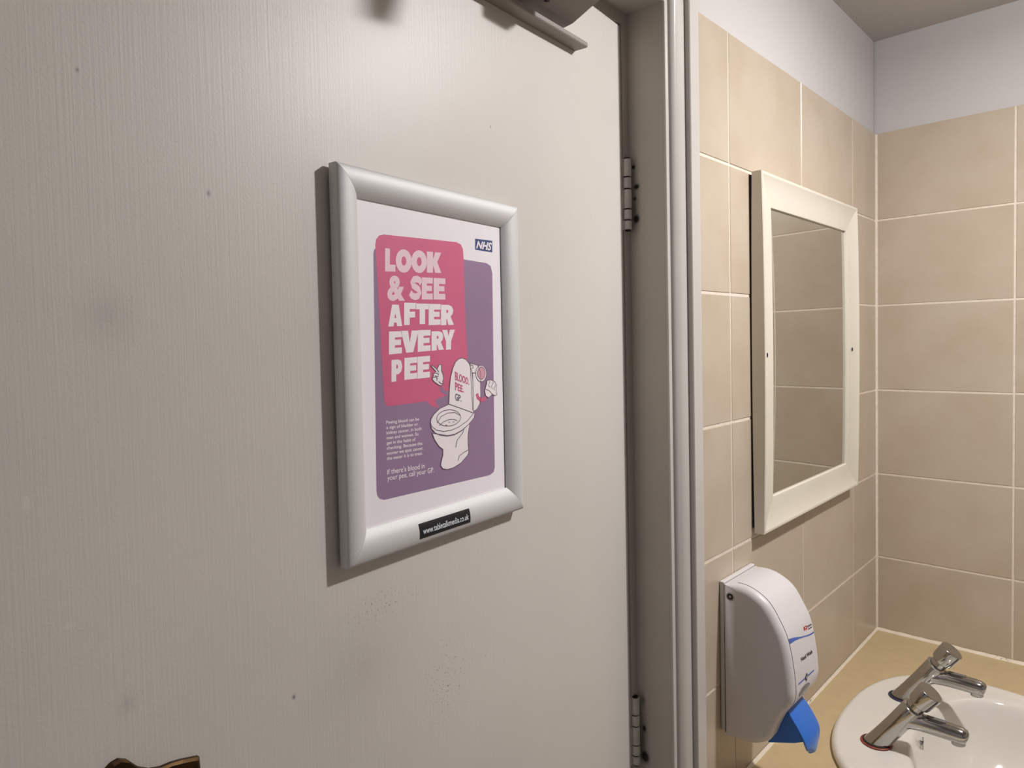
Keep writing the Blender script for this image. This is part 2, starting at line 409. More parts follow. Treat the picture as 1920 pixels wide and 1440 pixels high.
# flat print of the poster, millimetres from the frame datum
ART = {
 'panel': [(43.66, -67.85), (44.63, -64.75), (46.9, -63.02), (162.0, -62.83), (199.04, -63.57), (205.65, -65.96), (208.38, -73.15), (205.56, -276.76), (203.51, -281.38), (196.8, -283.54), (48.26, -280.72), (43.24, -278.78), (40.33, -275.23), (39.77, -271.35)],
 'bubble': [(46.14, -60.7), (47.37, -55.53), (50.74, -52.01), (55.96, -50.54), (151.9, -46.95), (158.51, -48.45), (161.72, -52.65), (162.45, -63.08), (163.35, -127.56), (165.08, -158.43), (163.66, -194.96), (135.59, -194.92), (116.63, -198.69), (117.15, -201.98), (121.31, -207.08), (111.04, -204.4), (104.47, -199.17), (56.5, -199.76), (52.88, -197.95), (51.43, -193.07)],
 'letters': [('L', [(57.23, -62.14), (69.64, -61.78), (68.84, -81.57), (56.43, -82.24)]), ('O', [(70.02, -61.22), (90.0, -60.62), (89.18, -81.3), (69.17, -82.36)]), ('O', [(89.45, -60.2), (109.88, -59.57), (109.06, -80.24), (88.61, -81.32)]), ('K', [(109.87, -59.98), (129.5, -59.39), (128.74, -78.63), (109.08, -79.69)]), ('&', [(58.92, -85.37), (80.6, -84.77), (79.7, -107.2), (58.01, -107.94)]), ('S', [(86.24, -84.0), (102.6, -83.53), (101.74, -105.08), (85.37, -105.67)]), ('E', [(102.17, -84.38), (116.97, -83.98), (116.17, -104.28), (101.36, -104.82)]), ('E', [(118.2, -83.92), (134.67, -83.47), (133.87, -103.63), (117.39, -104.23)]), ('A', [(59.3, -110.88), (76.24, -110.61), (75.48, -129.47), (58.52, -130.18)]), ('F', [(78.72, -108.58), (93.84, -108.3), (93.05, -128.07), (77.91, -128.71)]), ('T', [(93.05, -108.77), (111.15, -108.45), (110.41, -127.07), (92.29, -127.85)]), ('E', [(110.54, -108.51), (126.95, -108.22), (126.17, -127.83), (109.75, -128.5)]), ('R', [(127.55, -108.81), (145.76, -108.5), (145.01, -127.67), (126.78, -128.4)]), ('E', [(59.23, -134.44), (75.11, -134.11), (74.32, -153.8), (58.43, -154.53)]), ('V', [(73.65, -133.86), (96.13, -133.37), (95.36, -152.77), (72.85, -153.81)]), ('E', [(95.17, -133.11), (112.2, -132.74), (111.43, -152.28), (94.37, -153.06)]), ('R', [(113.56, -134.2), (130.56, -133.86), (129.87, -151.59), (112.84, -152.37)]), ('Y', [(128.29, -132.8), (146.79, -132.4), (146.05, -151.33), (127.52, -152.17)]), ('P', [(61.29, -159.46), (74.62, -159.03), (73.85, -178.35), (60.51, -178.73)]), ('E', [(77.19, -158.11), (93.53, -157.57), (92.74, -177.34), (76.4, -177.82)]), ('E', [(93.94, -157.49), (110.58, -156.94), (109.78, -177.14), (93.14, -177.61)])],
 'text': [('Peeing blood can be', [(53.23, -212.14), (93.98, -212.96), (93.86, -215.97), (53.11, -214.99)]), ('a sign of bladder or', [(53.16, -216.64), (92.37, -217.48), (92.25, -220.48), (53.04, -219.5)]), ('kidney cancer, in both', [(53.09, -221.15), (96.9, -222.13), (96.78, -225.15), (52.97, -224.0)]), ('men and women. So', [(53.02, -225.66), (93.02, -226.6), (92.9, -229.61), (52.9, -228.51)]), ('get in the habit of', [(52.95, -230.17), (88.78, -231.06), (88.66, -234.05), (52.83, -233.03)]), ('checking. Because the', [(52.87, -234.68), (97.6, -235.84), (97.48, -238.86), (52.76, -237.54)]), ('sooner we spot cancer,', [(52.8, -239.2), (98.66, -240.43), (98.54, -243.46), (52.69, -242.05)]), ('the easier it is to treat.', [(52.73, -243.72), (97.65, -244.98), (97.53, -248.0), (52.62, -246.57)]), ("If there's blood in", [(52.81, -254.58), (99.91, -256.07), (99.72, -260.99), (52.63, -259.21)]), ('your pee, call your GP.', [(52.78, -260.06), (112.41, -261.94), (112.22, -266.79), (52.6, -264.55)])],
 'lidtext': [('BLOOD.', [(145.04, -172.81), (166.41, -181.14), (166.17, -187.31), (145.14, -181.29)]), ('PEE.', [(144.92, -183.17), (157.8, -188.04), (157.55, -194.44), (144.9, -191.09)]), ('GP.', [(144.5, -193.98), (153.78, -197.03), (153.54, -203.31), (144.65, -201.07)])],
 'nhs': [(181.37, -40.36), (209.42, -39.52), (208.96, -51.55), (180.94, -51.42)],
 'nhst': [(183.19, -42.25), (208.59, -41.6), (207.78, -49.66), (182.43, -49.49)],
 'lid': [(135.31, -204.34), (136.62, -189.03), (138.7, -178.87), (142.32, -169.68), (146.09, -164.19), (151.26, -161.06), (156.39, -160.27), (162.23, -161.89), (167.29, -166.4), (170.78, -173.81), (172.22, -183.6), (172.23, -199.19), (172.18, -216.26)],
 'tank': [(168.83, -165.49), (180.97, -168.39), (184.87, -176.43), (184.35, -202.08), (182.56, -207.86), (178.49, -212.43), (173.47, -214.52), (170.79, -212.71), (169.15, -176.64)],
 'ring': [(194.5, -177.4), (194.21, -179.29), (193.49, -181.07), (192.38, -182.63), (190.94, -183.9), (189.25, -184.83), (187.39, -185.35), (185.46, -185.45), (183.56, -185.12), (181.77, -184.39), (180.19, -183.3), (178.89, -181.89), (177.94, -180.24), (177.39, -178.43), (177.25, -176.55), (177.53, -174.69), (178.23, -172.95), (179.3, -171.4), (180.7, -170.12), (182.36, -169.18), (184.19, -168.63), (186.12, -168.5), (188.03, -168.78), (189.85, -169.49), (191.46, -170.57), (192.79, -171.98), (193.77, -173.64), (194.36, -175.48)],
 'ringin': [(192.44, -177.0), (192.22, -178.4), (191.7, -179.72), (190.9, -180.89), (189.86, -181.84), (188.63, -182.53), (187.28, -182.92), (185.87, -183.0), (184.48, -182.77), (183.18, -182.23), (182.03, -181.41), (181.08, -180.37), (180.39, -179.14), (179.98, -177.79), (179.88, -176.39), (180.09, -175.0), (180.6, -173.7), (181.39, -172.54), (182.41, -171.59), (183.62, -170.89), (184.96, -170.48), (186.36, -170.38), (187.75, -170.6), (189.07, -171.12), (190.24, -171.93), (191.2, -172.97), (191.92, -174.21), (192.33, -175.58)],
 'seat': [(135.31, -204.34), (122.1, -207.36), (113.84, -212.08), (109.71, -216.21), (108.61, -220.63), (110.01, -225.32), (115.14, -230.02), (122.44, -233.01), (132.01, -235.01), (141.89, -234.9), (153.58, -232.19), (165.72, -226.02), (172.75, -221.2), (174.16, -216.44), (172.18, -216.26)],
 'seatedge': [(108.66, -219.28), (110.74, -223.59), (116.58, -227.44), (126.68, -229.81), (137.83, -229.89), (149.37, -227.89), (162.83, -223.1), (172.17, -216.45)],
 'hole': [(151.96, -217.97), (151.76, -219.76), (150.68, -221.44), (148.77, -222.91), (146.13, -224.11), (142.92, -224.97), (139.31, -225.45), (135.47, -225.53), (131.62, -225.22), (127.94, -224.53), (124.61, -223.51), (121.78, -222.2), (119.6, -220.67), (118.15, -219.0), (117.5, -217.27), (117.68, -215.56), (118.69, -213.94), (120.47, -212.5), (122.94, -211.31), (126.0, -210.42), (129.5, -209.88), (133.28, -209.72), (137.14, -209.97), (140.9, -210.59), (144.37, -211.59), (147.35, -212.89), (149.68, -214.45), (151.25, -216.17)],
 'holein': [(117.78, -220.89), (123.41, -215.31), (132.89, -212.71), (144.17, -213.31), (151.25, -216.84)],
 'water': [(120.78, -223.6), (127.04, -220.58), (135.43, -219.13), (142.48, -219.85), (147.0, -221.74)],
 'drop1': [(136.31, -221.93), (135.93, -222.16), (135.03, -222.17), (134.15, -221.97), (133.79, -221.67), (134.17, -221.44), (135.06, -221.43), (135.95, -221.63)],
 'drop2': [(142.68, -222.23), (142.25, -222.45), (141.24, -222.46), (140.24, -222.24), (139.84, -221.93), (140.27, -221.71), (141.27, -221.71), (142.27, -221.92)],
 'drop3': [(132.16, -224.29), (131.74, -224.51), (130.76, -224.51), (129.78, -224.3), (129.39, -223.99), (129.8, -223.77), (130.78, -223.77), (131.76, -223.99)],
 'base': [(110.5, -229.47), (114.2, -236.76), (119.34, -242.94), (125.31, -246.98), (125.11, -252.06), (122.1, -259.03), (121.57, -262.18), (124.59, -265.44), (130.75, -267.09), (139.22, -266.85), (150.88, -263.91), (161.48, -257.78), (163.55, -254.68), (162.69, -245.83), (163.03, -237.16), (165.71, -226.31), (153.6, -231.71), (141.91, -234.42), (132.04, -234.36), (122.47, -232.27)],
 'bl1': [(157.38, -229.26), (154.97, -234.27), (145.97, -240.8), (143.99, -247.19)],
 'bl2': [(162.43, -252.59), (155.67, -254.06), (148.98, -256.45), (146.63, -260.88)],
 'tl1': [(171.92, -175.61), (177.57, -176.27)],
 'tl2': [(172.23, -175.63), (171.94, -214.38)],
 'tl3': [(169.81, -167.47), (173.26, -168.57), (173.48, -170.82), (170.89, -170.9)],
 'hand': [(111.41, -166.55), (113.28, -165.9), (119.78, -170.09), (122.37, -166.08), (124.57, -165.25), (126.15, -166.69), (125.95, -171.74), (128.13, -175.53), (128.67, -179.26), (127.18, -182.13), (127.78, -184.28), (125.66, -185.9), (122.29, -185.32), (116.36, -182.22), (113.26, -179.77), (112.82, -177.66), (114.61, -175.94), (114.02, -173.91), (118.36, -172.12)],
 'hl1': [(114.42, -173.93), (118.71, -173.41), (121.76, -174.75), (120.58, -177.16), (116.61, -175.86)],
 'hl2': [(113.21, -177.68), (117.23, -176.98), (119.84, -178.77), (118.41, -180.97)],
 'hl3': [(121.49, -181.61), (124.65, -183.82), (127.37, -184.26)],
 'hl4': [(119.78, -170.09), (122.1, -172.94)],
 'fist': [(194.53, -185.08), (201.03, -183.95), (208.31, -186.69), (211.13, -190.92), (210.11, -195.94), (211.43, -200.61), (207.75, -201.25), (203.7, -199.54), (200.36, -201.3), (197.06, -202.86), (192.34, -200.2), (191.12, -194.63), (193.54, -189.81)],
 'fl1': [(200.51, -184.72), (197.55, -190.06), (200.71, -192.27)],
 'fl2': [(205.84, -186.54), (202.38, -191.37), (203.91, -194.0)],
 'fl3': [(210.18, -189.84), (206.39, -193.66), (207.14, -195.73)],
 'fl4': [(192.11, -193.71), (198.17, -195.12), (204.5, -200.1)],
 'fl5': [(194.53, -185.08), (194.86, -188.9)],
 'arm': [(178.3, -197.19), (179.7, -201.22), (183.5, -203.69), (189.0, -204.13), (192.76, -201.93)],
 'arm2': [(124.52, -187.3), (125.23, -190.11), (129.51, -192.72), (135.73, -193.64)],
}

# ------------------------------------------------------------------ framed poster on the door
fr = thing('poster_frame', 'silver snap frame holding a pink and purple health poster on the grey door', 'picture frame', ORG, TH)
fr.rotation_euler = (0, .0040, TH)
U0, U1, V1, V0 = .0012, .2478, .0006, -.3282
KB = 1.10                      # the bottom rail is a little deeper
RP = [(0,.0035),(0,.0116),(.0007,.0127),(.0025,.0138),(.0058,.0147),(.0092,.0150),(.0125,.0147),(.0160,.0138),(.0190,.0124),(.0215,.0107),(.0233,.0092),(.0245,.0080),(.0245,.0060),(.0235,.0040)]
def rail_h(t):
    for (a, h), (b, k) in zip(RP, RP[1:]):
        if a <= t <= b and b > a: return h+(k-h)*(t-a)/(b-a)
    return .005
def rail(side):
    g = .00012      # hairline mitre
    def P(c, t, h):
        x = (U0+t) if c[0] == 'l' else (U1-t); z = (V1-t) if c[1] == 't' else (V0+t*KB)
        s = {'top':(0,0),'bottom':(0,0),'left':(0,0),'right':(0,0)}[side]
        if side in ('top','bottom'): x += g if c[0] == 'l' else -g
        else: z += -g if c[1] == 't' else g
        return (x, -h, z)
    ends = {'top':('lt','rt'),'bottom':('lb','rb'),'left':('lb','lt'),'right':('rb','rt')}[side]
    mb = MB(); mb.rings([[P(c, t, h) for t, h in RP] for c in ends])
    return obj('rail', mb, m_alu, fr, smooth=38)
rails = {s: rail(s) for s in ('top','bottom','left','right')}
rails['bottom']['label'] = 'bottom silver rail carrying the web address sticker'
obj('backing', MB().box(U0+.006, U1-.006, -.0050, 0, V0+.006, V1-.006), m_alu_edge, fr)
PH = .0066
poster = obj('poster', MB().box(U0+.0240, U1-.0257, -PH, -.0050, V0+.0240*KB, V1-.0243), m_paper, fr)
obj('backing_edge', MB().box(U1-.0257, U1-.0240, -.0062, -.0050, V0+.0240*KB, V1-.0240), m_dark, fr)
poster['label'] = 'white poster sheet with pink speech bubble and purple panel'
def flat(name, geos, m, lvl, parent=None):
    mb = MB(); h = PH + .00006*lvl
    for v, f in geos: mb.add([(x/1000, -h, y/1000) for x, y in v], f)
    me = bpy.data.meshes.new(name); me.from_pydata(mb.v, [], mb.f); me.materials.append(m)
    bm = bmesh.new(); bm.from_mesh(me)
    for f in bm.faces:
        f.normal_update()
        if f.normal.y > 0: f.normal_flip()
    bm.to_mesh(me); bm.free()
    o = bpy.data.objects.new(name, me); COL.objects.link(o); o.parent = parent or poster
    return o
A = ART
def circ(cx, cy, rx, ry, n=20): return [(cx+rx*math.cos(2*PI*i/n), cy+ry*math.sin(2*PI*i/n)) for i in range(n)]
GL = {
 'L': ([[(0,1),(.46,1),(.46,.3),(1,.3),(1,0),(0,0)]], []),
 'O': ([circ(.5,.5,.5,.5,28), circ(.5,.5,.15,.2,16)], []),
 'K': ([[(0,1),(.42,1),(.42,.66),(.58,1),(1,1),(.72,.52),(1.02,0),(.58,0),(.42,.36),(.42,0),(0,0)]], []),
 'E': ([[(0,0),(0,1),(1,1),(1,.73),(.45,.73),(.45,.63),(.92,.63),(.92,.385),(.45,.385),(.45,.27),(1,.27),(1,0)]], []),
 'A': ([[(.26,1),(.74,1),(1,0),(.63,0),(.585,.17),(.415,.17),(.37,0),(0,0)], [(.43,.38),(.57,.38),(.5,.6)]], []),
 'F': ([[(0,0),(0,1),(1,1),(1,.72),(.46,.72),(.46,.6),(.92,.6),(.92,.33),(.46,.33),(.46,0)]], []),
 'T': ([[(0,1),(1,1),(1,.72),(.7,.72),(.7,0),(.3,0),(.3,.72),(0,.72)]], []),
 'R': ([[(0,0),(0,1),(.6,1),(.85,.93),(.97,.75),(.92,.55),(.76,.42),(1.02,0),(.58,0),(.47,.3),(.42,.3),(.42,0)], [(.42,.75),(.53,.75),(.58,.68),(.53,.6),(.42,.6)]], []),
 'V': ([[(0,1),(.4,1),(.5,.45),(.6,1),(1,1),(.7,0),(.3,0)]], []),
 'Y': ([[(0,1),(.4,1),(.5,.68),(.6,1),(1,1),(.7,.42),(.7,0),(.3,0),(.3,.42)]], []),
 'P': ([[(0,0),(0,1),(.62,1),(.88,.92),(1,.68),(.9,.44),(.65,.32),(.44,.32),(.44,0)], [(.44,.76),(.55,.76),(.6,.67),(.55,.58),(.44,.58)]], []),
 'S': ([], [([(.93,.70),(.80,.83),(.58,.875),(.33,.84),(.2,.72),(.28,.60),(.5,.52),(.73,.43),(.81,.30),(.68,.16),(.45,.125),(.2,.17),(.06,.30)], .29)]),
}
gw, gp = [], []
for k, (ch, q) in enumerate(A['letters']):
    mp = quad_map(q)
    dst = gp if k < 8 else gw
    if ch == '&':
        v, f = text_geo('&', .045); x0, x1 = min(p[0] for p in v), max(p[0] for p in v); y0, y1 = min(p[1] for p in v), max(p[1] for p in v)
        dst.append(([tuple(mp((x-x0)/(x1-x0), (y-y0)/(y1-y0))) for x, y in v], f)); continue
    loops, strokes = GL[ch]
    if loops:
        v, f = fill(loops); dst.append(([tuple(mp(x, y)) for x, y in v], f))
    for pts, wd in strokes:
        v, f = ribbon(pts, wd); dst.append(([tuple(mp(x, y)) for x, y in v], f))
flat('purple_panel', [fill([A['panel']])], m_purple, 1)
flat('speech_bubble', [fill([A['bubble']])], m_red, 2)
flat('headline', gp, m_pinkw, 3)
flat('headline', gw, m_white, 3)
def qtext(items, bold, y1=.72, shear=0.):
    g = []
    for s, q in items:
        v, f = unit_text(s, bold, shear, 0., y1); mp = quad_map(q); g.append(([tuple(mp(x, y)) for x, y in v], f))
    return g
flat('lettering', qtext(A['text'][:8], .012) + qtext(A['text'][8:], .006), m_white, 2)
flat('logo_box', [fill([A['nhs']])], m_blue, 2)
flat('logo_lettering', qtext([('NHS', A['nhst'])], .035, .72, .25), m_white, 3)
# the drawn toilet
flat('drawn_arms', [ribbon(A['arm'], 4.2)], m_red, 5); flat('drawn_arms', [ribbon(A['arm2'], 3.6)], m_purple, 3)
def outline(k, wd=.7): return ribbon(A[k]+[A[k][0]], wd)
flat('drawn_toilet', [fill([A[k]]) for k in ('base','tank')] , m_white, 4)
flat('drawn_toilet', [fill([A[k]]) for k in ('seat','lid')], m_white, 6)
flat('drawn_hand', [fill([A['hand']])], m_white, 4); flat('drawn_hand', [fill([A['fist']])], m_white, 6)
flat('drawn_ring', [fill([A['ring']])], m_white, 6); flat('drawn_ring', [fill([A['ringin']])], m_ringpink, 7)
dl = flat('drawn_lines', [outline(k) for k in ('base','tank','hand','seat','lid','fist','ring','ringin','hole')] + [ribbon(A[k], .7) for k in
     ('seatedge','holein','water','bl1','bl2','tl1','tl2','tl3','hl1','hl2','hl3','hl4','fl1','fl2','fl3','fl4','fl5')], m_line, 8); dl['kind'] = 'stuff'
flat('drawn_drops', [fill([A[k]]) for k in ('drop1','drop2','drop3')], m_line, 9)
flat('lid_lettering', qtext(A['lidtext'][:2], .022), m_red, 9); flat('lid_lettering', qtext(A['lidtext'][2:], .012), m_deep, 9)
# sticker bent over the bottom rail
def on_rail(u, v, lift): return (u, -(rail_h((v-V0)/KB)+lift), v)
SU0, SU1, SV0, SV1 = .0828, .1541, -.3226, -.3088
mb = MB(); nu, nv = 2, 12
mb.rings([[on_rail(SU0+(SU1-SU0)*i/8, SV0+(SV1-SV0)*a/nv, .00025) for i in range(9)] for a in range(nv+1)], close=False, cap0=False, cap1=False)
st = obj('sticker', mb, m_navy, fr, smooth=60)
st['label'] = 'black sticker printed with a white web address'
v, f = unit_text('www.tabletalkmedia.co.uk', .012, 0, -.15, .78)
mb = MB(); mb.add([on_rail(SU0+.004+x*(SU1-SU0-.0068), SV0+.0026+y*.0075, .0005) for x, y in v], f)
so = obj('sticker_lettering', mb, m_stxt, st)

# ------------------------------------------------------------------ mirror
mi = thing('wall_mirror', 'tall mirror in a cream frame on the beige tiled wall', 'mirror', (-.464, 0, 1.5435))
MW, MH = .2478, .2995           # half width, half height
PR = [(0,.0052),(0,.0210),(.0012,.0224),(.0040,.0226),(.0062,.0216),(.012,.0196),(.020,.0176),(.030,.0160),(.042,.0148),(.051,.0143),(.0535,.0136),(.0540,.0122),(.0540,.0070),(.0540,.0052)]
def bow(z): return -.0036*(1-(z/MH)**2)
def mrail(side, m):
    mb = MB(); rs = []
    n = 14 if side in 'lr' else 1
    for k in range(n+1):
        t = k/n*2-1
        ring = []
        for a, d in PR:
            if side in 'lr':
                x = (-MW+a) if side == 'l' else (MW-a); z = t*(MH-a)
            else:
                z = (MH-a) if side == 't' else (-MH+a); x = t*(MW-a)
            ring.append((x, -d + (bow(z) if d > .006 else .0020*(1-(z/MH)**2)), z))
        rs.append(ring)
    mb.rings(rs)
    return obj('frame_rail', mb, m, mi, smooth=30)
for s in 'tblr': mrail(s, m_mframe)
obj('backing_board', MB().box(-MW+.003, MW-.003, -.0085, 0, -MH+.0085, MH-.0045), m_dark, mi)
gl = MB(); gl.rings([[(x, -.0092+bow(z), z) for x in (-MW+.0525, MW-.0525)] for z in [(-MH+.0525)+(2*MH-.105)*k/10 for k in range(11)]], close=False, cap0=False, cap1=False)
glass = obj('mirror_glass', gl, m_mirror, mi, smooth=60)
for xx, dd, zz in ((-MW+.0135, .0191, -.002), (MW-.030, .0160, -.003)):
    mb = MB(); lathe(mb, (xx, -dd-.0036, zz), (0,-1,0), [(.0042,-.004),(.0042,.0004),(.0034,.0009),(.0012,.0007),(.0010,-.0005)], 14)
    obj('screw_hole', mb, m_dark, mi, smooth=40)

# ------------------------------------------------------------------ soap dispenser
DX0, DX1 = -.8326, -.7180
dp = thing('soap_dispenser', 'white push soap dispenser with a blue lever beside the mirror', 'soap dispenser', (0,0,0))
FP = [(-.0085,1.1915),(-.03,1.1945),(-.052,1.190),(-.074,1.176),(-.090,1.152),(-.1015,1.127),(-.109,1.09),(-.112,1.06),(-.112,1.045),(-.107,1.03),(-.096,1.014),(-.086,.993),(-.0765,.9695),(-.066,.9605),(-.05,.953),(-.03,.9505),(-.0095,.952)]
def catmull(pts, n=5):
    out = []
    for i in range(len(pts)-1):
        p0, p1, p2, p3 = [Vector(pts[max(0,min(len(pts)-1,j))]) for j in (i-1,i,i+1,i+2)]
        for k in range(n):
            t = k/n; out.append(.5*((2*p1)+(-p0+p2)*t+(2*p0-5*p1+4*p2-p3)*t*t+(-p0+3*p1-3*p2+p3)*t**3))
    out.append(Vector(pts[-1])); return out
FS = catmull(FP)
def normals(P):
    N = []
    for i in range(len(P)):
        t = (P[min(i+1,len(P)-1)]-P[max(i-1,0)]).normalized(); N.append(Vector((t.y, -t.x)))
    return N
FN = [(-n if n.dot(Vector((p.x+.05, p.y-1.07))) < 0 else n) for n, p in zip(normals(FS), FS)]
RR = .0115
def inset(i, d):
    p = FS[i] - FN[i]*d*min(1, max(0, (-FS[i].x-.0085)/.02)); return p
rs = []
NR = 6
for k in range(NR+1):
    t = k/NR*PI/2; rs.append([(DX0+RR*(1-math.cos(t)), *inset(i, RR*(1-math.sin(t)))) for i in range(len(FS))])
for k in range(NR+1):
    t = PI/2-k/NR*PI/2; rs.append([(DX1-RR*(1-math.cos(t)), *inset(i, RR*(1-math.sin(t)))) for i in range(len(FS))])
mb = MB(); mb.rings(rs)
obj('housing', mb, m_plastic, dp, smooth=45)
obj('back_plate', MB().box(DX0+.0006, DX1-.0006, -.0078, -.0006, .9588, 1.1945), m_plastic, dp, bevel=.0012)
obj('gap_strip', MB().box(DX0+.0012, DX1-.0012, -.0090, -.0074, .9575, 1.1915), m_dark, dp)  # dark strip filling the joint between back plate and housing
# front panel, a strip proud of the housing with a dark seam round it
i0 = min(range(len(FS)), key=lambda i: (FS[i]-Vector((-.026,1.1945))).length)
i1 = min(range(len(FS)), key=lambda i: (FS[i]-Vector((-.104,1.026))).length)
def strip(xa, xb, lift, base, name, m, ia=i0, ib=i1, sm=45):
    mb = MB()
    mb.rings([[(xa, *(FS[i]+FN[i]*base)), (xa+.0004, *(FS[i]+FN[i]*lift)), (xb-.0004, *(FS[i]+FN[i]*lift)), (xb, *(FS[i]+FN[i]*base))] for i in range(ia, ib+1)])
    return obj(name, mb, m, dp, smooth=sm)
PX0, PX1 = DX0+.0120, DX1-.0120
strip(PX0-.0008, PX1+.0008, .0001, -.001, 'panel_seam', m_dark, i0, i1)
strip(PX0, PX1, .0006, -.001, 'front_panel', m_plastic)
def front_y(z, lift):
    best = None
    for i in range(i0, i1):
        a, b = FS[i], FS[i+1]
        if (a.y-z)*(b.y-z) <= 0 and a.y != b.y:
            t = (z-a.y)/(b.y-a.y); p = a+(b-a)*t; n = FN[i]; return p.x + n.x*lift
    return FS[i1].x - lift
def printed(name, geos, m, lift=.0011):
    mb = MB()
    for v, f in geos: mb.add([(x, front_y(z, lift), z) for x, z in v], f)
    me = bpy.data.meshes.new(name); me.from_pydata(mb.v, [], mb.f); me.materials.append(m)
    bm = bmesh.new(); bm.from_mesh(me); bmesh.ops.triangulate(bm, faces=bm.faces)
    for f in bm.faces:
        f.normal_update()
        if f.normal.y > 0: f.normal_flip()
    bm.to_mesh(me); bm.free()
    o = bpy.data.objects.new(name, me); COL.objects.link(o); o.parent = dp; return o
def bandstrip(top, bot):
    n = len(top); return (top+bot, [(i, i+1, n+i+1, n+i) for i in range(n-1)])
top = [(PX0+.0006,1.1276),(-.8014,1.1240),(-.7836,1.1193),(-.7640,1.1150),(-.7543,1.1132),(-.7460,1.1120),(-.7383,1.1112),(-.7305,1.1110)]
bot = [(PX0+.0006,1.1208),(-.8014,1.1196),(-.7836,1.1172),(-.7640,1.1135),(-.7543,1.1114),(-.7460,1.1102),(-.7383,1.1091),(-.7305,1.1086)]
def subdiv(q, n=6):
    o = []
    for a, b in zip(q, q[1:]):
        for k in range(n): o.append((a[0]+(b[0]-a[0])*k/n, a[1]+(b[1]-a[1])*k/n))
    return o+[q[-1]]
printed('blue_swoosh', [bandstrip(subdiv(top), subdiv(bot))], m_swoosh)
def ptext(s, q, bold, m, nm='lettering'):
    v, f = unit_text(s, bold, 0, 0., .72); mp = quad_map(q); printed(nm, [([tuple(mp(x, y)) for x, y in v], f)], m)
ptext('Hand Wash', [(-.7935,1.0926),(-.7485,1.0900),(-.7480,1.0843),(-.7930,1.0869)], .02, m_black)
ptext('SCJ', [(-.7632,1.1270),(-.7510,1.1264),(-.7511,1.1219),(-.7635,1.1217)], .05, m_logo)
ptext('PROFESSIONAL', [(-.7497,1.1248),(-.7318,1.1236),(-.7318,1.1212),(-.7495,1.1222)], .03, m_black)
v1 = bandstrip([(-.7478,1.1203),(-.7420,1.1199)], [(-.7478,1.1189),(-.7420,1.1185)]); v2 = bandstrip([(-.7405,1.1198),(-.7335,1.1193)], [(-.7405,1.1184),(-.7335,1.1179)])
printed('small_print', [v1, v2], m_black)
printed('blue_line', [bandstrip([(-.8122,1.0609),(-.749,1.0594)], [(-.8112,1.0590),(-.7485,1.0574)])], m_swoosh)
printed('level_mark', [fill([[(-.7783,1.0652),(-.7748,1.06),(-.7815,1.0534),(-.7862,1.0597)]])], m_black, .0014)
printed('level_mark', [fill([[(-.7785,1.0622),(-.7772,1.06),(-.7813,1.0562),(-.7838,1.0597)]])], m_plastic_g, .0016)
wv = [(-.8085,1.0440),(-.8040,1.0480),(-.7960,1.0502),(-.7860,1.0503),(-.7760,1.0490),(-.7690,1.0462),(-.7655,1.0425),(-.7665,1.0375),(-.7715,1.0335),(-.7800,1.0310),(-.7900,1.0312),(-.7990,1.0345),(-.8060,1.0390)]
printed('level_window', [fill([wv])], m_window, .0013)
mb = MB(); lathe(mb, (DX0,-.0185,1.1745), (-1,0,0), [(.0066,-.003),(.0066,.0006),(.0054,.0010),(.0050,.0002)], 20)
lk = obj('lock', mb, m_plastic_g, dp, smooth=40)
mb = MB(); lathe(mb, (DX0,-.0185,1.1745), (-1,0,0), [(.0044,0),(.0044,.0007),(.0026,.0008),(.0025,.0004)], 18); obj('lock_ring', mb, m_dark, lk, smooth=40)
mb = MB(); lathe(mb, (DX0,-.0185,1.1745), (-1,0,0), [(.0022,0),(.0022,.0010),(.0010,.0011)], 14); obj('lock_pin', mb, m_plastic_g, lk, smooth=40)
# blue push lever: curved rounded tongue and two webs
LX, LR = -.8050, -.7455
lc = [(-.0895,1.0150),(-.0975,1.0060),(-.1050,.9960),(-.1125,.9850),(-.1185,.9740),(-.1212,.9640),(-.1212,.9550),(-.1205,.9475)]
lcs = catmull(lc, 4)
def half(z):
    h = (LR-LX)/2+.001; zb = .9475; r = .034
    if z > zb+r: return h*(1-.12*max(0,(z-1.0))/.015)
    t = (zb+r-z)/r; return h*max(.12, 1-t**2.3)**.45
xc = (LX+LR)/2
mb = MB(); ro, ri = [], []
rings = []
for p in lcs:
    hw = half(p.y); cyv = lambda s: p.x - .004*(1-s*s)
    rings.append([(xc+hw*s, cyv(s), p.y) for s in (-1,-.75,-.4,0,.4,.75,1)] + [(xc+hw*s, cyv(s)+.0030, p.y) for s in (1,.75,.4,0,-.4,-.75,-1)])
mb.rings(rings)
lev = obj('push_lever', mb, m_lever, dp, smooth=50)
for xx in (LX, LR-.002):
    wb = [(-.070,1.004),(-.0900,1.0120),(-.0985,1.0030),(-.1060,.9930),(-.1130,.9820),(-.1165,.9710),(-.1050,.9650),(-.0655,.9510)]
    mb = MB(); mb.rings([[(xx, y+.0012, z) for y, z in wb], [(xx+.002, y+.0012, z) for y, z in wb]]); obj('lever_web', mb, m_lever, lev)
mb = MB(); lathe(mb, (xc,-.072,.975), (0,0,-1), [(.009,0),(.009,.018),(.006,.03)], 16); obj('nozzle', mb, m_plastic_g, lev, smooth=40)

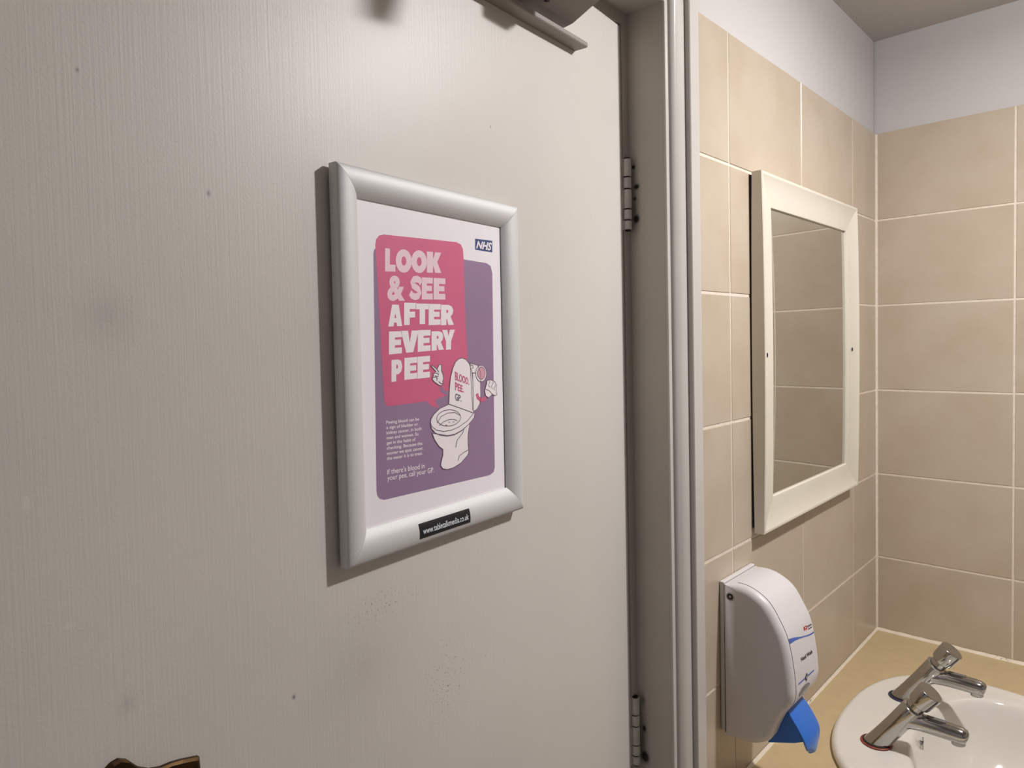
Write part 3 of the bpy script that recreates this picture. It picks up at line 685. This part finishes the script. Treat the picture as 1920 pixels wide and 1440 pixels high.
# ------------------------------------------------------------------ counter, basin, taps
CT = .850
wt = thing('worktop', 'tan laminate vanity worktop in the tiled corner', 'worktop', (0,0,0))
BC = (-.442, -.262)
hole = superell(BC[0], BC[1], .262*.93, .198*.93, 2.4, 64)
rect = [(-.915,-.545),(-.002,-.545),(-.002,-.001),(-.915,-.001)]
v, f = fill([rect, hole])
bmx = bmesh.new()
vs_ = [bmx.verts.new((x, y, CT)) for x, y in v]
for q in f:
    try: bmx.faces.new([vs_[i] for i in q])
    except ValueError: pass
bmesh.ops.recalc_face_normals(bmx, faces=bmx.faces)
ex = bmesh.ops.extrude_face_region(bmx, geom=bmx.faces[:])
bmesh.ops.translate(bmx, verts=[g for g in ex['geom'] if isinstance(g, bmesh.types.BMVert)], vec=(0,0,-.03))
bmesh.ops.recalc_face_normals(bmx, faces=bmx.faces)
me = bpy.data.meshes.new('slab'); bmx.to_mesh(me); bmx.free(); me.materials.append(m_counter)
o = bpy.data.objects.new('slab', me); COL.objects.link(o); o.parent = wt
obj('fascia', MB().box(-.915,-.002,-.545,-.527,.66,CT-.03), m_counter, wt)
obj('side_panel', MB().box(-.915,-.897,-.527,-.001,0,CT-.03), m_counter, wt)
obj('side_panel', MB().box(-.020,-.002,-.527,-.001,0,CT-.03), m_counter, wt)
def bead(a, b, nrm, s, name='sealant_bead'):
    a, b, nrm = Vector(a), Vector(b), Vector(nrm); up = Vector((0,0,1))
    sec = [(0,-.001),(s,-.0004),(s*.62,s*.35),(s*.28,s*.75),(0,s*1.15)]
    n = 40; rs = []
    for k in range(n+1):
        p = a+(b-a)*k/n; j = 1+random.uniform(-.12,.12)
        rs.append([p+nrm*x*j+up*z*j for x, z in sec])
    mb = MB(); mb.rings(rs); return obj(name, mb, m_seal, wt, smooth=50)
bead((-.915,-.0006,CT), (-.0008,-.0006,CT), (0,-1,0), .0042)
bead((-.0006,-.0008,CT), (-.0006,-.545,CT), (-1,0,0), .0050)

ba = thing('wash_basin', 'white oval ceramic basin set into the tan worktop', 'basin', (0,0,0))
NB = 96
def O(s): return superell(BC[0], BC[1], .262*s, .198*s, 2.4, NB)
def I(s): return superell(BC[0], -.3075, .205*s, .122*s, 2.15, NB)
def mixr(a, b, t): return [(p[0]*(1-t)+q[0]*t, p[1]*(1-t)+q[1]*t) for p, q in zip(a, b)]
R = [(O(.985),.8503),(O(.998),.8520),(O(1.),.8555),(O(.996),.8595),(O(.985),.8630),(O(.968),.8652),(O(.950),.8655),(O(.930),.8645),
     (mixr(O(.93),I(1.05),.25),.8632),(mixr(O(.93),I(1.05),.6),.8625),(I(1.05),.8615),(I(1.02),.8600),(I(1.0),.8565),(I(.98),.850),(I(.95),.836),(I(.91),.815),(I(.85),.790),(I(.76),.766),
     (I(.64),.748),(I(.48),.735),(I(.3),.728),(I(.14),.725)]
mb = MB(); mb.rings([[(x, y, z) for x, y in r] for r, z in R], cap0=False, cap1=True)
bowl = obj('bowl', mb, m_ceramic, ba, smooth=60)
mb = MB(); lathe(mb, (BC[0],-.3075,.7255), (0,0,1), [(.030,0),(.030,.002),(.026,.003),(.018,.0012),(.016,-.002)], 28); obj('waste', mb, m_chrome, ba, smooth=40)
cs = MB(); lathe(cs, (-.4475,-.1895,.8395), (0,-1,.35), [(.0035,-.004),(.0035,.004),(.002,.0055)], 14); cs.box(-.4485,-.4465,-.1965,-.1945,.8285,.8505); cs.box(-.4560,-.4390,-.1955,-.1935,.8388,.8408)
obj('chain_stay', cs, m_chrome, ba, smooth=40)

AX = Vector((0, -.575, .818)).normalized()
def tap(x, dy, dz, gm, label):
    t = thing('tap', label, 'tap', (x, -.1445+dy, .8632+dz), 0, 'push taps on the basin')
    mb = MB(); lathe(mb, (0,0,-.0005), (0,0,1), [(.0235,0),(.0250,.0010),(.0250,.0022),(.0235,.0032),(.0180,.0032)], 32); obj('gasket', mb, gm, t, smooth=40)
    mb = MB(); lathe(mb, (0,-.0008,.0030), (0,0,1), [(.0222,0),(.0222,.0006),(.0200,.0010),(.0150,.0010)], 32); obj('washer', mb, m_dark, t, smooth=40)
    b0 = Vector((0,-.0005,.0005))
    # leaning body: flat foot, round shaft
    mb = MB(); ng = 28; rs = []
    top_c = b0 + AX*.0985
    d, u, v = basis(AX)
    for k, (h, r) in enumerate([(0,.0185),(.008,.0172),(.03,.0166),(.06,.0166),(.0955,.0172),(.0985,.0162)]):
        c = b0 + AX*h; ring = []
        for i in range(ng):
            a = 2*PI*i/ng; p = c + (u*math.cos(a)+v*math.sin(a))*r
            if k == 0:
                s = -(p.z-.0022)/AX.z; p = p + AX*s
            elif p.z < .0022: p = p + AX*((.0024+.0002*k-p.z)/AX.z)
            ring.append(p)
        rs.append(ring)
    mb.rings(rs); obj('body', mb, m_chrome, t, smooth=40)
    mb = MB(); lathe(mb, b0+AX*.0975, AX, [(.0172,-.001),(.0180,.0004),(.0180,.0016),(.0168,.0026),(.0140,.0030)], 32); obj('collar', mb, m_chrome, t, smooth=35)
    mb = MB(); lathe(mb, b0+AX*.0995, AX, [(.0136,0),(.0136,.010),(.0172,.013),(.0182,.018),(.0192,.040),(.0189,.0424),(.0182,.0430),(.0170,.0430),(.0010,.0430)], 36); obj('push_knob', mb, m_chrome, t, smooth=35)
    # spout
    mb = MB()
    sp = [(0,-.040,.0540),(0,-.052,.0592),(0,-.066,.0606),(0,-.092,.0606),(0,-.118,.0601),(0,-.1255,.0594),(0,-.1305,.0585),(0,-.1336,.0578),(0,-.1346,.0575)]
    tube(mb, sp, [.0140,.0146,.0143,.0138,.0138,.0135,.0119,.0085,.0030], 24)
    so_ = obj('spout', mb, m_chrome, t, smooth=50)
    mb = MB(); lathe(mb, (0,-.1205,.0535), (0,-.06,-1), [(.0105,-.004),(.0105,.0085),(.0096,.0096),(.0078,.0096),(.0074,.004)], 24); obj('outlet', mb, m_chrome, so_, smooth=40)
    mb = MB(); mb.box(-.0042,.0042,-.104,-.076,.0738,.0748); obj('spout_slot_reflection', mb, m_alu_edge, so_, bevel=.0004)  # grey strip coloured as the slot and reflection along the spout's top
    return t
tap(-.5400, 0, 0, m_redring, 'chrome push tap on a red ring, nearest the soap dispenser')
tap(-.3420, .006, -.0005, m_bluering, 'chrome push tap on a dark blue ring, nearest the tiled corner')

# ------------------------------------------------------------------ ceiling lights
def ceiling_light(p, label, r):
    t = thing('ceiling_light', label, 'ceiling light', (p[0], p[1], CEIL), 0)
    mb = MB(); lathe(mb, (0,0,0), (0,0,-1), [(r+.016,0),(r+.016,.004),(r+.012,.008),(r+.004,.010),(r,.008),(r,.0)], 32); obj('trim_ring', mb, m_mframe, t, smooth=40)
    m = bpy.data.materials.new('lamp_glow'); m.use_nodes = True; b = m.node_tree.nodes['Principled BSDF']
    b.inputs['Emission Color'].default_value = (1,.93,.84,1); b.inputs['Emission Strength'].default_value = 6
    mb = MB(); lathe(mb, (0,0,-.0005), (0,0,-1), [(r,0),(r*.9,.004),(r*.5,.007),(0,.008)], 28); obj('lens', mb, m, t, smooth=60)
ceiling_light(LIGHT_POS, 'round ceiling light above the worktop', .045)
